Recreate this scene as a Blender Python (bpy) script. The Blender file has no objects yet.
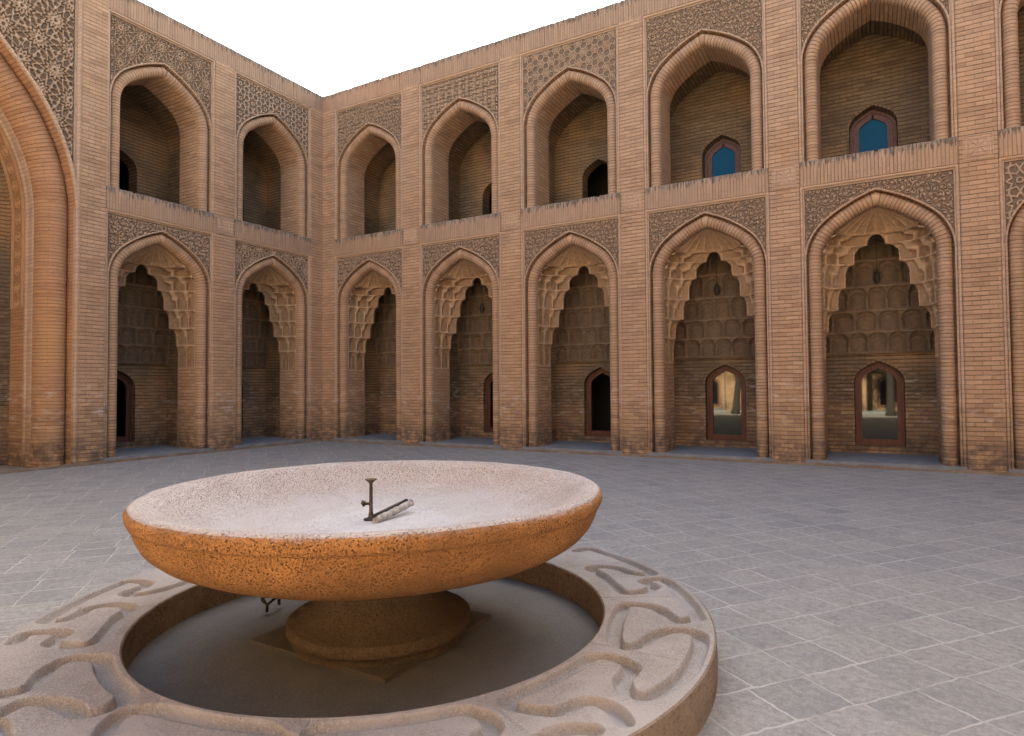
import bpy, bmesh, math, random
import numpy as np
from mathutils import Matrix, Vector
random.seed(7); rng = np.random.default_rng(11)
R = math.radians
sc = bpy.context.scene
col = sc.collection

# ---------------------------------------------------------------- camera, sky, sun, exposure
F = 632.6
CAM = Vector((14.505, -13.857, 1.6))
d_ = Vector((-0.49423532, 0.86883104, 0.02939519)); r_ = Vector((0.86908102, 0.49461849, -0.00712226)); u_ = Vector((0.02072744, -0.02202673, 0.99954249))
cd = bpy.data.cameras.new('camera'); cam = bpy.data.objects.new('camera', cd); col.objects.link(cam)
cd.sensor_width = 36; cd.lens = F * 36 / 1024; cd.clip_start = .05; cd.clip_end = 3000
cam.matrix_world = Matrix(((r_.x, u_.x, -d_.x, CAM.x), (r_.y, u_.y, -d_.y, CAM.y), (r_.z, u_.z, -d_.z, CAM.z), (0, 0, 0, 1)))
sc.camera = cam
SUN_EL = 31.5
SUN_DIR = Vector((-2.4, 16.0, 0)).normalized()          # horizontal direction towards the sun
w = bpy.data.worlds.new('World'); sc.world = w; w.use_nodes = True
nt = w.node_tree; bg = nt.nodes['Background']
sky = nt.nodes.new('ShaderNodeTexSky'); sky.sky_type = 'NISHITA'; sky.sun_disc = False
sky.sun_elevation = R(SUN_EL); sky.sun_rotation = math.atan2(SUN_DIR.x, SUN_DIR.y)
sky.air_density = 1.0; sky.dust_density = 4.5; sky.ozone_density = 0.0
nt.links.new(sky.outputs[0], bg.inputs[0]); bg.inputs[1].default_value = .065
sl = bpy.data.lights.new('sun', 'SUN'); sl.energy = 5.0; sl.angle = R(.5); sl.color = (1, .93, .82)
so = bpy.data.objects.new('sun', sl); col.objects.link(so)
tosun = Vector((SUN_DIR.x * math.cos(R(SUN_EL)), SUN_DIR.y * math.cos(R(SUN_EL)), math.sin(R(SUN_EL))))
so.rotation_euler = (-tosun).to_track_quat('-Z', 'Y').to_euler(); so.location = (0, 0, 40)
sc.view_settings.view_transform = 'Standard'; sc.view_settings.look = 'None'; sc.view_settings.gamma = 1
sc.view_settings.exposure = 3.15
sc.render.engine = 'CYCLES'
try:
    sc.cycles.use_denoising = True; sc.cycles.denoiser = 'OPENIMAGEDENOISE'
    sc.cycles.max_bounces = 10; sc.cycles.diffuse_bounces = 6; sc.cycles.glossy_bounces = 4; sc.cycles.sample_clamp_indirect = 8
except Exception: pass

# ---------------------------------------------------------------- materials
class NT:
    def __init__(s, name, rough=.9, spec=.2):
        s.m = bpy.data.materials.new(name); s.m.use_nodes = True; s.t = s.m.node_tree
        s.b = s.t.nodes['Principled BSDF']; s.b.inputs['Roughness'].default_value = rough
        s.b.inputs['Specular IOR Level'].default_value = spec
    def n(s, ty, ins=None, **kw):
        x = s.t.nodes.new(ty)
        for k, v in kw.items(): setattr(x, k, v)
        for k, v in (ins or {}).items():
            if hasattr(v, 'is_linked') or isinstance(v, bpy.types.NodeSocket): s.t.links.new(v, x.inputs[k])
            else: x.inputs[k].default_value = v
        return x
    def math(s, op, a, b=0., c=None, clamp=False):
        i = {0: a, 1: b}
        if c is not None: i[2] = c
        return s.n('ShaderNodeMath', i, operation=op, use_clamp=clamp).outputs[0]
    def mix(s, f, a, b, mode='MIX'):
        x = s.t.nodes.new('ShaderNodeMix'); x.data_type = 'RGBA'; x.blend_type = mode
        for k, v in ((0, f), (6, a), (7, b)):
            if isinstance(v, bpy.types.NodeSocket): s.t.links.new(v, x.inputs[k])
            else: x.inputs[k].default_value = v
        return x.outputs[2]
    def noise(s, vec, scale, detail=4, rough=.55, dist=0.):
        return s.n('ShaderNodeTexNoise', {'Vector': vec, 'Scale': scale, 'Detail': detail, 'Roughness': rough, 'Distortion': dist}).outputs[0]
    def ramp(s, f, lo, hi, a=0., b=1.):
        return s.n('ShaderNodeMapRange', {0: f, 1: lo, 2: hi, 3: a, 4: b}, clamp=True).outputs[0]
    def bump(s, h, strength, dist, base=None):
        i = {'Height': h, 'Strength': strength, 'Distance': dist}
        if base is not None: i['Normal'] = base
        return s.n('ShaderNodeBump', i).outputs[0]
    def done(s, colr, normal=None, rough=None):
        for k, v in (('Base Color', colr), ('Normal', normal), ('Roughness', rough)):
            if v is None: continue
            if isinstance(v, bpy.types.NodeSocket): s.t.links.new(v, s.b.inputs[k])
            else: s.b.inputs[k].default_value = v
        return s.m
def c4(r, g, b): return (r, g, b, 1)

def brick_mat(name, c1, c2, mortar, bw=.25, rh=.083, ms=.009, soldier=False, stain=0., base_wear=True, bump=1.0, hue=.25):
    N = NT(name)
    uv = N.n('ShaderNodeUVMap').outputs[0]
    pos = N.n('ShaderNodeNewGeometry').outputs['Position']
    if soldier: uv = N.n('ShaderNodeMapping', {'Vector': uv, 'Rotation': (0, 0, R(90))}).outputs[0]
    wob = N.n('ShaderNodeTexNoise', {'Vector': pos, 'Scale': 2.2, 'Detail': 3.}).outputs['Color']
    wob = N.n('ShaderNodeVectorMath', {0: wob, 1: (.5, .5, .5)}, operation='SUBTRACT').outputs[0]
    wob = N.n('ShaderNodeVectorMath', {0: wob, 3: .022}, operation='SCALE').outputs[0]
    uv = N.n('ShaderNodeVectorMath', {0: uv, 1: wob}, operation='ADD').outputs[0]
    bt = N.n('ShaderNodeTexBrick', {'Vector': uv, 'Color1': c4(0, 0, 0), 'Color2': c4(1, 1, 1), 'Mortar': c4(.5, .5, .5), 'Scale': 1., 'Mortar Size': ms,
            'Mortar Smooth': .35, 'Bias': 0., 'Brick Width': bw, 'Row Height': rh})
    bt.offset = .5
    tint = bt.outputs['Color']
    rw = N.n('ShaderNodeTexBrick', {'Vector': N.n('ShaderNodeVectorMath', {0: uv, 1: (301.3, 0, 0)}, operation='ADD').outputs[0], 'Scale': 1., 'Mortar Size': ms, 'Mortar Smooth': .5, 'Brick Width': 900., 'Row Height': rh})
    rw.offset = 0.
    gap = N.ramp(N.noise(pos, 3.1, 4, .7), .3, .7, .45, 1.)
    fac = N.math('MULTIPLY', N.math('MAXIMUM', rw.outputs['Fac'], N.math('MULTIPLY', bt.outputs['Fac'], .38)), gap)
    cc = N.mix(N.ramp(tint, 0, 1), c1, c2)
    # large mottling, warm and grey
    big = N.noise(pos, .9, 5, .6)
    cc = N.mix(N.ramp(N.noise(pos, .38, 5, .7), .5, .62, 0, .4), cc, c4(c1[0] * .72, c1[1] * .78, c1[2] * .82))
    cc = N.mix(N.ramp(big, .35, .7, 0, .6), cc, c4(c1[0] * .82, c1[1] * .86, c1[2] * .95))
    fine = N.noise(pos, 38, 4, .7)
    lay = N.noise(N.n('ShaderNodeMapping', {'Vector': uv, 'Scale': (2.2, 1. / rh, 1)}).outputs[0], .8, 3, .6)
    cc = N.mix(N.ramp(lay, .35, .7, 0, .45), cc, c4(c1[0] * 1.25, c1[1] * 1.25, c1[2] * 1.25))
    cc = N.mix(N.ramp(fine, .3, .75, 0, .5), cc, c4(c2[0] * .62, c2[1] * .6, c2[2] * .6))
    warm = N.noise(N.n('ShaderNodeVectorMath', {0: pos, 1: (9, 3, 5)}, operation='ADD').outputs[0], .55, 3, .5)
    cc = N.mix(N.ramp(warm, .5, .68, 0, hue), cc, c4(.56, .33, .15))
    cc = N.mix(fac, cc, mortar)
    z = N.n('ShaderNodeSeparateXYZ', {0: pos}).outputs[2]
    if base_wear:
        edge = N.math('ADD', z, N.math('MULTIPLY', N.noise(pos, 1.7, 4, .6), .9))
        # yellowed repaired bricks up to about a metre and a half
        cc = N.mix(N.ramp(edge, 1.75, 1.45, 0, .65), cc, N.mix(fac, N.mix(N.ramp(tint, 0, 1), c4(.50, .33, .17), c4(.27, .17, .11)), c4(.13, .10, .08)))
        # salt bloom
        sz = N.n('ShaderNodeMapping', {'Vector': pos, 'Scale': (1, 1, 4)}).outputs[0]
        salt = N.math('MULTIPLY', N.ramp(N.noise(sz, 2.6, 6, .72), .54, .66), N.math('MULTIPLY', N.ramp(z, 2.1, 1.5), N.ramp(z, .55, .9)))
        cc = N.mix(N.math('MULTIPLY', salt, .62), cc, c4(.62, .56, .49))
        # damp, sooty foot
        damp = N.math('MULTIPLY', N.ramp(edge, 1.18, .72), N.ramp(N.noise(pos, 5, 5, .7), .38, .58))
        cc = N.mix(N.math('MULTIPLY', damp, .72), cc, c4(.09, .075, .065))
    if stain:
        v = N.n('ShaderNodeSeparateXYZ', {0: N.n('ShaderNodeUVMap').outputs[0]}).outputs[0]
        st = N.n('ShaderNodeMapping', {'Vector': pos, 'Scale': (24, 24, 2.2)}).outputs[0]
        s1 = N.noise(st, 1.0, 4, .75)
        top = N.ramp(N.n('ShaderNodeAttribute', attribute_name='top').outputs['Fac'], 0., 1., -.13, .185)
        m = N.ramp(N.math('ADD', s1, top), .545, .63)
        cc = N.mix(N.math('MULTIPLY', m, stain), cc, c4(.10, .085, .066))
        s2 = N.ramp(N.math('ADD', N.noise(st, 1.7, 3, .6), top), .58, .68)
        cc = N.mix(N.math('MULTIPLY', s2, .32), cc, c4(.60, .54, .46))
    h = N.math('SUBTRACT', N.math('MULTIPLY', N.noise(pos, 60, 4, .7), .35), fac)
    h = N.math('ADD', h, N.math('MULTIPLY', tint, .45))
    h = N.math('ADD', h, N.math('MULTIPLY', N.noise(pos, 9, 4, .6), .5))
    return N.done(cc, N.bump(h, .9 * bump, .012))
MB = {}
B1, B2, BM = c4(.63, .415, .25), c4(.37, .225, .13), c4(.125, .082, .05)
MB['brick'] = brick_mat('weathered_brick', B1, B2, BM)
MB['roll'] = brick_mat('moulded_brick', c4(.59, .39, .235), c4(.41, .255, .15), c4(.14, .092, .06), bw=.9, rh=.066, ms=.008)
MB['soldier'] = brick_mat('upright_brick', c4(.53, .36, .23), c4(.41, .27, .17), c4(.22, .155, .11), bw=.52, rh=.062, ms=.006, soldier=True, stain=.85, base_wear=False)
MB['niche'] = brick_mat('shade_dark_niche_brick', c4(.30, .215, .125), c4(.145, .105, .065), c4(.065, .05, .038), rh=.085, ms=.013, hue=.6)  # brick darkened so that the niche shade sits in its colour
MB['fillet'] = brick_mat('trim_brick', c4(.62, .44, .29), c4(.50, .335, .22), c4(.25, .165, .115), bw=.4, rh=.083, ms=.006, bump=.6)
MB['portal'] = brick_mat('portal_brick', c4(.58, .33, .17), c4(.42, .22, .11), c4(.20, .12, .07), bw=.8, rh=.072, ms=.008, hue=.7)

def carved(name, a, b, dark, amt=.55, sc1=26):
    N = NT(name)
    pos = N.n('ShaderNodeTexCoord').outputs['Object']
    n1 = N.noise(pos, 14, 5, .7); n2 = N.noise(pos, 1.3, 4, .6)
    cc = N.mix(N.ramp(n2, .35, .65), a, b)
    cc = N.mix(N.ramp(n1, .38, .72, 0, amt), cc, dark)
    v = N.n('ShaderNodeTexVoronoi', {'Vector': pos, 'Scale': float(sc1)}, feature='DISTANCE_TO_EDGE').outputs[0]
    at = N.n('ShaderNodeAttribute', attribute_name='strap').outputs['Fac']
    cc = N.mix(N.ramp(at, .0, .75, .8, 0), cc, N.mix(.65, cc, dark)); cc = N.mix(N.ramp(at, .75, 1., 0, .4), cc, c4(min(1, a[0] * 1.2), min(1, a[1] * 1.25), min(1, a[2] * 1.35)))  # hollows darkened, rims lightened: relief shading put into the colour
    h = N.math('ADD', N.ramp(v, 0, .12), N.math('MULTIPLY', N.noise(pos, 55, 3, .6), .6))
    return N.done(cc, N.bump(h, .8, .008))
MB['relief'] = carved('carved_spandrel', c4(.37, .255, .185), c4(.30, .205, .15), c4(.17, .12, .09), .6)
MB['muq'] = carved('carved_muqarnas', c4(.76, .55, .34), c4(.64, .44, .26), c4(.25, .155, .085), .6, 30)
MB['muqback'] = carved('shaded_carved_band', c4(.36, .26, .155), c4(.27, .19, .115), c4(.11, .075, .05), .6, 30)  # copy of the carved colour, darkened to hold the rear vault's shade

MB['portalrelief'] = carved('carved_portal_band', c4(.62, .37, .19), c4(.50, .28, .14), c4(.26, .15, .08), .5, 30)
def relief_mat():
    # straps are pale terracotta; the cut ground is darkened to paint in recess shade
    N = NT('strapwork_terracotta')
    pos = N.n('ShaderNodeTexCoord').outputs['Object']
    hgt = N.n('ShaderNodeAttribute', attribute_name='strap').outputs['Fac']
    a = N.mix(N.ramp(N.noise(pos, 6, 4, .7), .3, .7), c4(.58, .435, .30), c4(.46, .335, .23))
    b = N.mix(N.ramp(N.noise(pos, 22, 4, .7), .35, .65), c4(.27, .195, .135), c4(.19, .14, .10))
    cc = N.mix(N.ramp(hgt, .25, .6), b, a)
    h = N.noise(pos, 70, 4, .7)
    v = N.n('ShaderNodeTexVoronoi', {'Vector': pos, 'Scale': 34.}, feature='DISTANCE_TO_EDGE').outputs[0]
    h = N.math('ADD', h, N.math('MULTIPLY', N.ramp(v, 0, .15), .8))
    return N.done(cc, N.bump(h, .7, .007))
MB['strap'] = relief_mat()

def simple(name, colr, rough=.6, metal=0., spec=.5, var=.25, scale=20., bump=.2):
    N = NT(name, rough, spec)
    pos = N.n('ShaderNodeTexCoord').outputs['Object']
    n = N.noise(pos, scale, 4, .6)
    cc = N.mix(N.ramp(n, .3, .7), c4(*[x * (1 - var) for x in colr]), c4(*[min(1, x * (1 + var)) for x in colr]))
    N.b.inputs['Metallic'].default_value = metal
    return N.done(cc, N.bump(n, bump, .004))
def wood_mat():
    N = NT('reddish_wood', .55, .4)
    p = N.n('ShaderNodeMapping', {'Vector': N.n('ShaderNodeTexCoord').outputs['Object'], 'Scale': (30, 30, 2)}).outputs[0]
    n = N.noise(p, 1., 5, .6, .5)
    return N.done(N.mix(N.ramp(n, .3, .7), c4(.085, .032, .018), c4(.17, .065, .035)), N.bump(n, .4, .004))
MB['wood'] = wood_mat()
MB['winwood'] = simple('faded_red_wood', (.15, .085, .075), .7)
MB['iron'] = simple('dark_iron', (.055, .045, .038), .6, .6, scale=60, var=.5, bump=.5)
MB['brass'] = simple('tarnished_brass', (.13, .10, .06), .5, .7, scale=60, var=.5, bump=.5)
MB['lime'] = simple('limed_wrapping', (.42, .40, .36), .9, scale=35, var=.5, bump=.8)
MB['dark'] = simple('dark_room_shade', (.05, .045, .04), .95)  # near-black colour stands in for the shade inside the back rooms
MB['roof'] = simple('mud_roof', (.35, .28, .21), .95, scale=3)
MB['floor'] = simple('niche_paving', (.22, .24, .25), .85, scale=6, var=.2)
def glass(name, tint, rough=.03):
    N = NT(name, rough, .5); N.b.inputs['IOR'].default_value = 1.5
    m = N.done(c4(*tint)); N.b.inputs['Coat Weight'].default_value = 1.; N.b.inputs['Coat Roughness'].default_value = .02; N.b.inputs['Coat IOR'].default_value = 1.55; N.b.inputs['Specular Tint'].default_value = (.95, .85, .5, 1)
    return m
MB['glass'] = glass('dark_window_glass', (.008, .011, .012))
MB['sky_painted_glass'] = glass('sky_blue_window_glass', (.004, .10, .22), .5)  # sky reflection painted into the blue base of the panes
_b = MB['sky_painted_glass'].node_tree.nodes['Principled BSDF']; _b.inputs['Coat Weight'].default_value = 0.; _b.inputs['Specular IOR Level'].default_value = .15

def paving_mat():
    N = NT('stone_paving', .85, .25)
    pos = N.n('ShaderNodeNewGeometry').outputs['Position']
    wob = N.n('ShaderNodeTexNoise', {'Vector': pos, 'Scale': 1.6, 'Detail': 3.}).outputs['Color']
    wob = N.n('ShaderNodeVectorMath', {0: wob, 1: (.5, .5, .5)}, operation='SUBTRACT').outputs[0]
    p = N.n('ShaderNodeVectorMath', {0: pos, 1: N.n('ShaderNodeVectorMath', {0: wob, 3: .05}, operation='SCALE').outputs[0]}, operation='ADD').outputs[0]
    p = N.n('ShaderNodeMapping', {'Vector': p, 'Rotation': (0, 0, R(-51.5)), 'Location': (.12, .05, 0)}).outputs[0]
    fw = N.n('ShaderNodeTexNoise', {'Vector': pos, 'Scale': 14., 'Detail': 3.}).outputs['Color']
    fw = N.n('ShaderNodeVectorMath', {0: fw, 1: (.5, .5, .5)}, operation='SUBTRACT').outputs[0]
    p = N.n('ShaderNodeVectorMath', {0: p, 1: N.n('ShaderNodeVectorMath', {0: fw, 3: .032}, operation='SCALE').outputs[0]}, operation='ADD').outputs[0]
    def bt(ms, sm):
        b = N.n('ShaderNodeTexBrick', {'Vector': p, 'Color1': c4(0, 0, 0), 'Color2': c4(1, 1, 1), 'Mortar': c4(.5, .5, .5), 'Scale': 1., 'Mortar Size': ms,
            'Mortar Smooth': sm, 'Brick Width': .375, 'Row Height': .345}); b.offset = .12; b.offset_frequency = 3; b.squash = 1.0
        return b
    b = bt(.016, .9); fac = b.outputs['Fac']; tint = b.outputs['Color']
    cc = N.mix(N.ramp(tint, 0, 1), c4(.47, .45, .40), c4(.32, .325, .305))
    cc = N.mix(N.ramp(N.noise(pos, .45, 5, .65), .38, .66), cc, c4(.44, .415, .36))
    cc = N.mix(N.ramp(N.noise(pos, 2.1, 6, .7), .48, .72, 0, .55), cc, c4(.52, .50, .45))
    cc = N.mix(N.ramp(N.noise(pos, 22, 6, .75), .40, .66, 0, .6), cc, c4(.17, .165, .155))
    cc = N.mix(N.ramp(N.noise(pos, 5, 6, .75), .53, .70, 0, .5), cc, c4(.19, .18, .165))
    # light mortar joints, missing in places
    miss = N.ramp(N.noise(pos, 1.9, 5, .65), .36, .56)
    fac = N.ramp(N.math('SUBTRACT', fac, N.math('MULTIPLY', N.noise(pos, 17, 5, .7), .75)), .12, .30)
    jf = N.math('MULTIPLY', fac, N.math('ADD', N.math('MULTIPLY', miss, .85), .12))
    cc = N.mix(jf, cc, c4(.60, .585, .54))
    cc = N.mix(N.ramp(N.noise(pos, 120, 4, .8), .46, .62, 0, .38), cc, c4(.20, .195, .18)); cc = N.mix(N.ramp(N.noise(pos, 75, 3, .8), .56, .66, 0, .35), cc, c4(.62, .60, .55))
    h = N.math('ADD', N.math('MULTIPLY', N.noise(pos, 30, 6, .7), .5), N.math('MULTIPLY', N.noise(pos, 5, 5, .6), .9))
    h = N.math('ADD', h, N.math('MULTIPLY', tint, .35))
    h = N.math('SUBTRACT', h, N.math('MULTIPLY', fac, .55))
    return N.done(cc, N.bump(h, .9, .022), N.ramp(N.noise(pos, 3, 5, .6), .3, .7, .62, .92))
MB['paving'] = paving_mat()
def stone(name, a, b, speck, s_sc=90., s_amt=.7, pit=1., patch=None, rough=.85, tilt=0):
    N = NT(name, rough, .3)
    pos = N.n('ShaderNodeTexCoord').outputs['Object']
    cc = N.mix(N.ramp(N.noise(pos, 3.5, 5, .65), .35, .65), a, b)
    v = N.noise(pos, s_sc, 3, .6)
    cc = N.mix(N.ramp(v, .54, .62, 0, s_amt), cc, speck)
    v2 = N.noise(pos, s_sc * 1.6, 2, .5)
    cc = N.mix(N.ramp(v2, .52, .62, 0, .75 if name == 'bounce_tinted_granite' else .5), cc, c4(min(1, a[0] * 1.5), min(1, a[1] * 1.5), min(1, a[2] * 1.55)))
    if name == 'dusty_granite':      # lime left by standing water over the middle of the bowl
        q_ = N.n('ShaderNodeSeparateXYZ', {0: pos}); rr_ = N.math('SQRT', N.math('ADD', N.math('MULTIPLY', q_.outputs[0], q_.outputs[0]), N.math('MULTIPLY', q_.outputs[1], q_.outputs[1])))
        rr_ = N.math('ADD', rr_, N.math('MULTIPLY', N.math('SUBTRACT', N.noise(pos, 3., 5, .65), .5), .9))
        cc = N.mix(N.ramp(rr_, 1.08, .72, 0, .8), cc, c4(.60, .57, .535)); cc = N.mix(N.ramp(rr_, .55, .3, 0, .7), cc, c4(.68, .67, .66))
    if name == 'bounce_tinted_granite':      # dust caught along the lip
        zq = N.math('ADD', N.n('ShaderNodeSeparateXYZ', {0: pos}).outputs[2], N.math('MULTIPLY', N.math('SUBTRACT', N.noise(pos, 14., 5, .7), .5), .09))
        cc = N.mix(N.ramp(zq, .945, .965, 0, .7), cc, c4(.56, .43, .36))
    if patch:
        cc = N.mix(N.ramp(N.noise(pos, 1.4, 4, .6), .48, .62, 0, .7), cc, patch)
    if tilt:   # dust lies on whatever faces up
        up = N.n('ShaderNodeSeparateXYZ', {0: N.n('ShaderNodeNewGeometry').outputs['True Normal']}).outputs[2]
        up = N.math('ADD', up, N.math('MULTIPLY', N.math('SUBTRACT', N.noise(pos, 30, 4, .7), .5), .5))
        cc = N.mix(N.ramp(up, .15, .75, 0, tilt), cc, c4(.66, .57, .52))
    h = N.math('SUBTRACT', N.math('MULTIPLY', N.noise(pos, s_sc * .8, 4, .7), 1.), N.math('MULTIPLY', N.ramp(v, .55, .65), .8 * pit))
    h = N.math('ADD', h, N.math('MULTIPLY', N.noise(pos, 6, 4, .6), 1.2))
    return N.done(cc, N.bump(h, .45 if 'worn' in name or 'pool' in name else .9, .008))
MB['granite'] = stone('bounce_tinted_granite', c4(.48, .235, .075), c4(.34, .16, .055), c4(.07, .035, .02), 95., .95, patch=c4(.30, .145, .055))  # warm bounce light mixed into the stone's own orange base
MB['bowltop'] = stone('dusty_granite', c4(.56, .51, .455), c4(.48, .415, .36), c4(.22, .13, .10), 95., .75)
MB['ringstone'] = stone('worn_tan_stone', c4(.40, .365, .32), c4(.32, .29, .25), c4(.22, .155, .11), 80., .4, patch=c4(.48, .445, .40))
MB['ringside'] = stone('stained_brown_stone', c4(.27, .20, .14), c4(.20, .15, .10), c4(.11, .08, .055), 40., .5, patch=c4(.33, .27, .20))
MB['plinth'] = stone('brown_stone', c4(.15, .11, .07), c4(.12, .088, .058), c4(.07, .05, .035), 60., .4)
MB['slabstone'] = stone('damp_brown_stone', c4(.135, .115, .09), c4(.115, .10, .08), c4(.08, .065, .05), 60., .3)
MB['poolfloor'] = stone('dark_pool_screed', c4(.15, .152, .145), c4(.128, .13, .122), c4(.10, .095, .085), 60., .12, .0, rough=.55, patch=c4(.19, .185, .17))

# ---------------------------------------------------------------- mesh builder
class Mesh:
    def __init__(s): s.v = []; s.f = []; s.uv = []; s.mi = []; s.attr = {}; s.nv = 0; s.avals = []; s.smooth = []
    def grid(s, P, UV, a=None, mi=0, mask=None, smooth=False, flip=False):
        P = np.asarray(P, float); n, m = P.shape[:2]; UV = np.asarray(UV, float)
        idx = np.arange(n * m).reshape(n, m) + s.nv
        s.v += P.reshape(-1, 3).tolist(); s.nv += n * m
        s.avals += (a.reshape(-1).tolist() if a is not None else [0.] * (n * m))
        uvf = UV.reshape(-1, 2)
        for i in range(n - 1):
            for j in range(m - 1):
                if mask is not None and not mask[i, j]: continue
                q = [idx[i, j], idx[i + 1, j], idx[i + 1, j + 1], idx[i, j + 1]]
                if flip: q = q[::-1]
                s.f.append([int(k) for k in q]); s.uv += [tuple(uvf[k - idx[0, 0]]) for k in q]; s.mi.append(mi); s.smooth.append(smooth)
    def quad(s, pts, uvs=None, mi=0, a=None):
        if uvs is None: uvs = [(0, 0)] * len(pts)
        s.v += [list(map(float, p)) for p in pts]; s.avals += (list(a) if a else [0.] * len(pts))
        s.f.append(list(range(s.nv, s.nv + len(pts)))); s.nv += len(pts)
        s.uv += [tuple(u) for u in uvs]; s.mi.append(mi); s.smooth.append(False)
    def box(s, x0, x1, y0, y1, z0, z1, mi=0):
        for ax in (0, 1, 2):
            for sd in (0, 1):
                lo = [x0, y0, z0]; hi = [x1, y1, z1]
                o = [k for k in (0, 1, 2) if k != ax]; pts = []
                for (p, q) in ((0, 0), (1, 0), (1, 1), (0, 1)):
                    c = [0, 0, 0]; c[ax] = (lo, hi)[sd][ax]; c[o[0]] = (lo, hi)[p][o[0]]; c[o[1]] = (lo, hi)[q][o[1]]; pts.append(c)
                if (ax in (0, 2)) == (sd == 0): pts = pts[::-1]
                s.quad(pts, [(c[o[0]] if ax != 0 else c[1], c[o[1]]) for c in pts], mi)
    def data(s, name, mats, attr=None, weld=1e-4):
        me = bpy.data.meshes.new(name); me.from_pydata(s.v, [], s.f)
        ul = me.uv_layers.new(name='UVMap'); ul.data.foreach_set('uv', np.array(s.uv, float).ravel())
        me.polygons.foreach_set('material_index', s.mi); me.polygons.foreach_set('use_smooth', s.smooth)
        if attr:
            at = me.attributes.new(attr, 'FLOAT', 'POINT'); at.data.foreach_set('value', s.avals)
        for m in (mats if isinstance(mats, (list, tuple)) else [mats]): me.materials.append(MB[m])
        if weld:
            bm = bmesh.new(); bm.from_mesh(me); bmesh.ops.remove_doubles(bm, verts=bm.verts, dist=weld); bm.to_mesh(me); bm.free()
        me.update(); return me
def obj(name, me, parent=None, loc=(0, 0, 0), rz=0):
    o = bpy.data.objects.new(name, me); col.objects.link(o); o.location = loc; o.rotation_euler = (0, 0, rz)
    if parent: o.parent = parent
    return o
def thing(name, label, cat, loc=(0, 0, 0), rz=0, group=None):
    o = obj(name, None, None, loc, rz); o['label'] = label; o['category'] = cat
    if group: o['group'] = group
    return o
def tag(o, label, cat, group=None):
    o['label'] = label; o['category'] = cat
    if group: o['group'] = group
    return o
def copy_tree(o, parent=None):
    c = o.copy(); col.objects.link(c); c.parent = parent
    for ch in list(o.children): copy_tree(ch, c)
    return c

# ---------------------------------------------------------------- arches
def arch(hw, zs, za, r=None, th=45., n=10):
    """right half of a four-centred arch from (hw, zs) to (0, za)"""
    if r is None: r, th = .76 * hw, 52.
    t1 = R(th); pts = [(hw - r + r * math.cos(t), zs + r * math.sin(t)) for t in np.linspace(0, t1, n)]
    x1, z1 = pts[-1]
    def end(Rr):
        cx = x1 - Rr * math.cos(t1); cz = z1 - Rr * math.sin(t1)
        s = max(-1, min(1, -cx / Rr)); return cz + Rr * math.sqrt(max(0, 1 - s * s)), cx, cz
    lo, hi = x1 * .8 / math.cos(t1) + .01, 400.
    for _ in range(80):
        mid = (lo * hi) ** .5
        if end(mid)[0] < za: lo = mid
        else: hi = mid
    Rr = lo; _, cx, cz = end(Rr); t2 = math.acos(max(-1, min(1, -cx / Rr)))
    pts += [(cx + Rr * math.cos(t), cz + Rr * math.sin(t)) for t in np.linspace(t1, t2, n)[1:]]
    pts[-1] = (0., pts[-1][1]); return pts
def full(right, z0, step=.6):
    k = max(1, int((right[0][1] - z0) / step))
    low = [(right[0][0], z) for z in np.linspace(z0, right[0][1], k + 1)[:-1]]
    rr = low + right
    return [(-x, z) for x, z in rr] + [(x, z) for x, z in rr[::-1][1:]]     # from left foot over the apex to right foot
def offs(path, wd):
    """offset a left->apex->right path outwards"""
    P = np.array(path); T = np.diff(P, axis=0); T /= np.linalg.norm(T, axis=1)[:, None]
    Nn = np.stack([-T[:, 1], T[:, 0]], 1)
    A = np.vstack([Nn[:1], Nn]); B = np.vstack([Nn, Nn[-1:]])
    M = A + B; M /= np.linalg.norm(M, axis=1)[:, None]; M /= (M * A).sum(1)[:, None]
    return P + M * wd
def path_len(path):
    P = np.array(path); return np.concatenate([[0], np.cumsum(np.linalg.norm(np.diff(P, axis=0), axis=1))])
def sweep(ms, path, prof, mi=0, smooth=False, cap=False):
    """prof: (w outwards, y depth) list"""
    L = path_len(path); U = path_len(prof)
    P = np.zeros((len(prof), len(path), 3)); UV = np.zeros((len(prof), len(path), 2))
    # brick courses level on the straight part: measure length symmetrically from both feet
    Ls = np.minimum(L, L[-1] - L)
    for i, (wd, y) in enumerate(prof):
        o = offs(path, wd); P[i, :, 0] = o[:, 0]; P[i, :, 1] = y; P[i, :, 2] = o[:, 1]
        UV[i, :, 0] = U[i]; UV[i, :, 1] = Ls + path[0][1]
    ms.grid(P, UV, mi=mi, smooth=smooth)
def arc(cx, cy, r, a0, a1, n): return [(cx + r * math.cos(R(a)), cy + r * math.sin(R(a))) for a in np.linspace(a0, a1, n)]
def wall_hole(ms, x0, x1, z0, z1, path, y, mi=0):
    """wall in plane y between x0..x1, z0..z1 with the arch path cut out (path from left foot to right foot)"""
    n = len(path) // 2; Lf = path[:n + 1]; Rt = path[n:][::-1]
    for side, xe in ((Lf, x0), (Rt, x1)):
        for (xa, za), (xb, zb) in zip(side[:-1], side[1:]):
            q = [(xe, y, za), (xa, y, za), (xb, y, zb), (xe, y, zb)]
            ms.quad(q, [(p[0], p[2]) for p in q], mi)
    za = path[n][1]
    q = [(x0, y, za), (x1, y, za), (x1, y, z1), (x0, y, z1)]; ms.quad(q, [(p[0], p[2]) for p in q], mi)
    zf = path[0][1]
    if zf > z0 + 1e-6:
        q = [(x0, y, z0), (x1, y, z0), (x1, y, zf), (x0, y, zf)]; ms.quad(q, [(p[0], p[2]) for p in q], mi)
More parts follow.
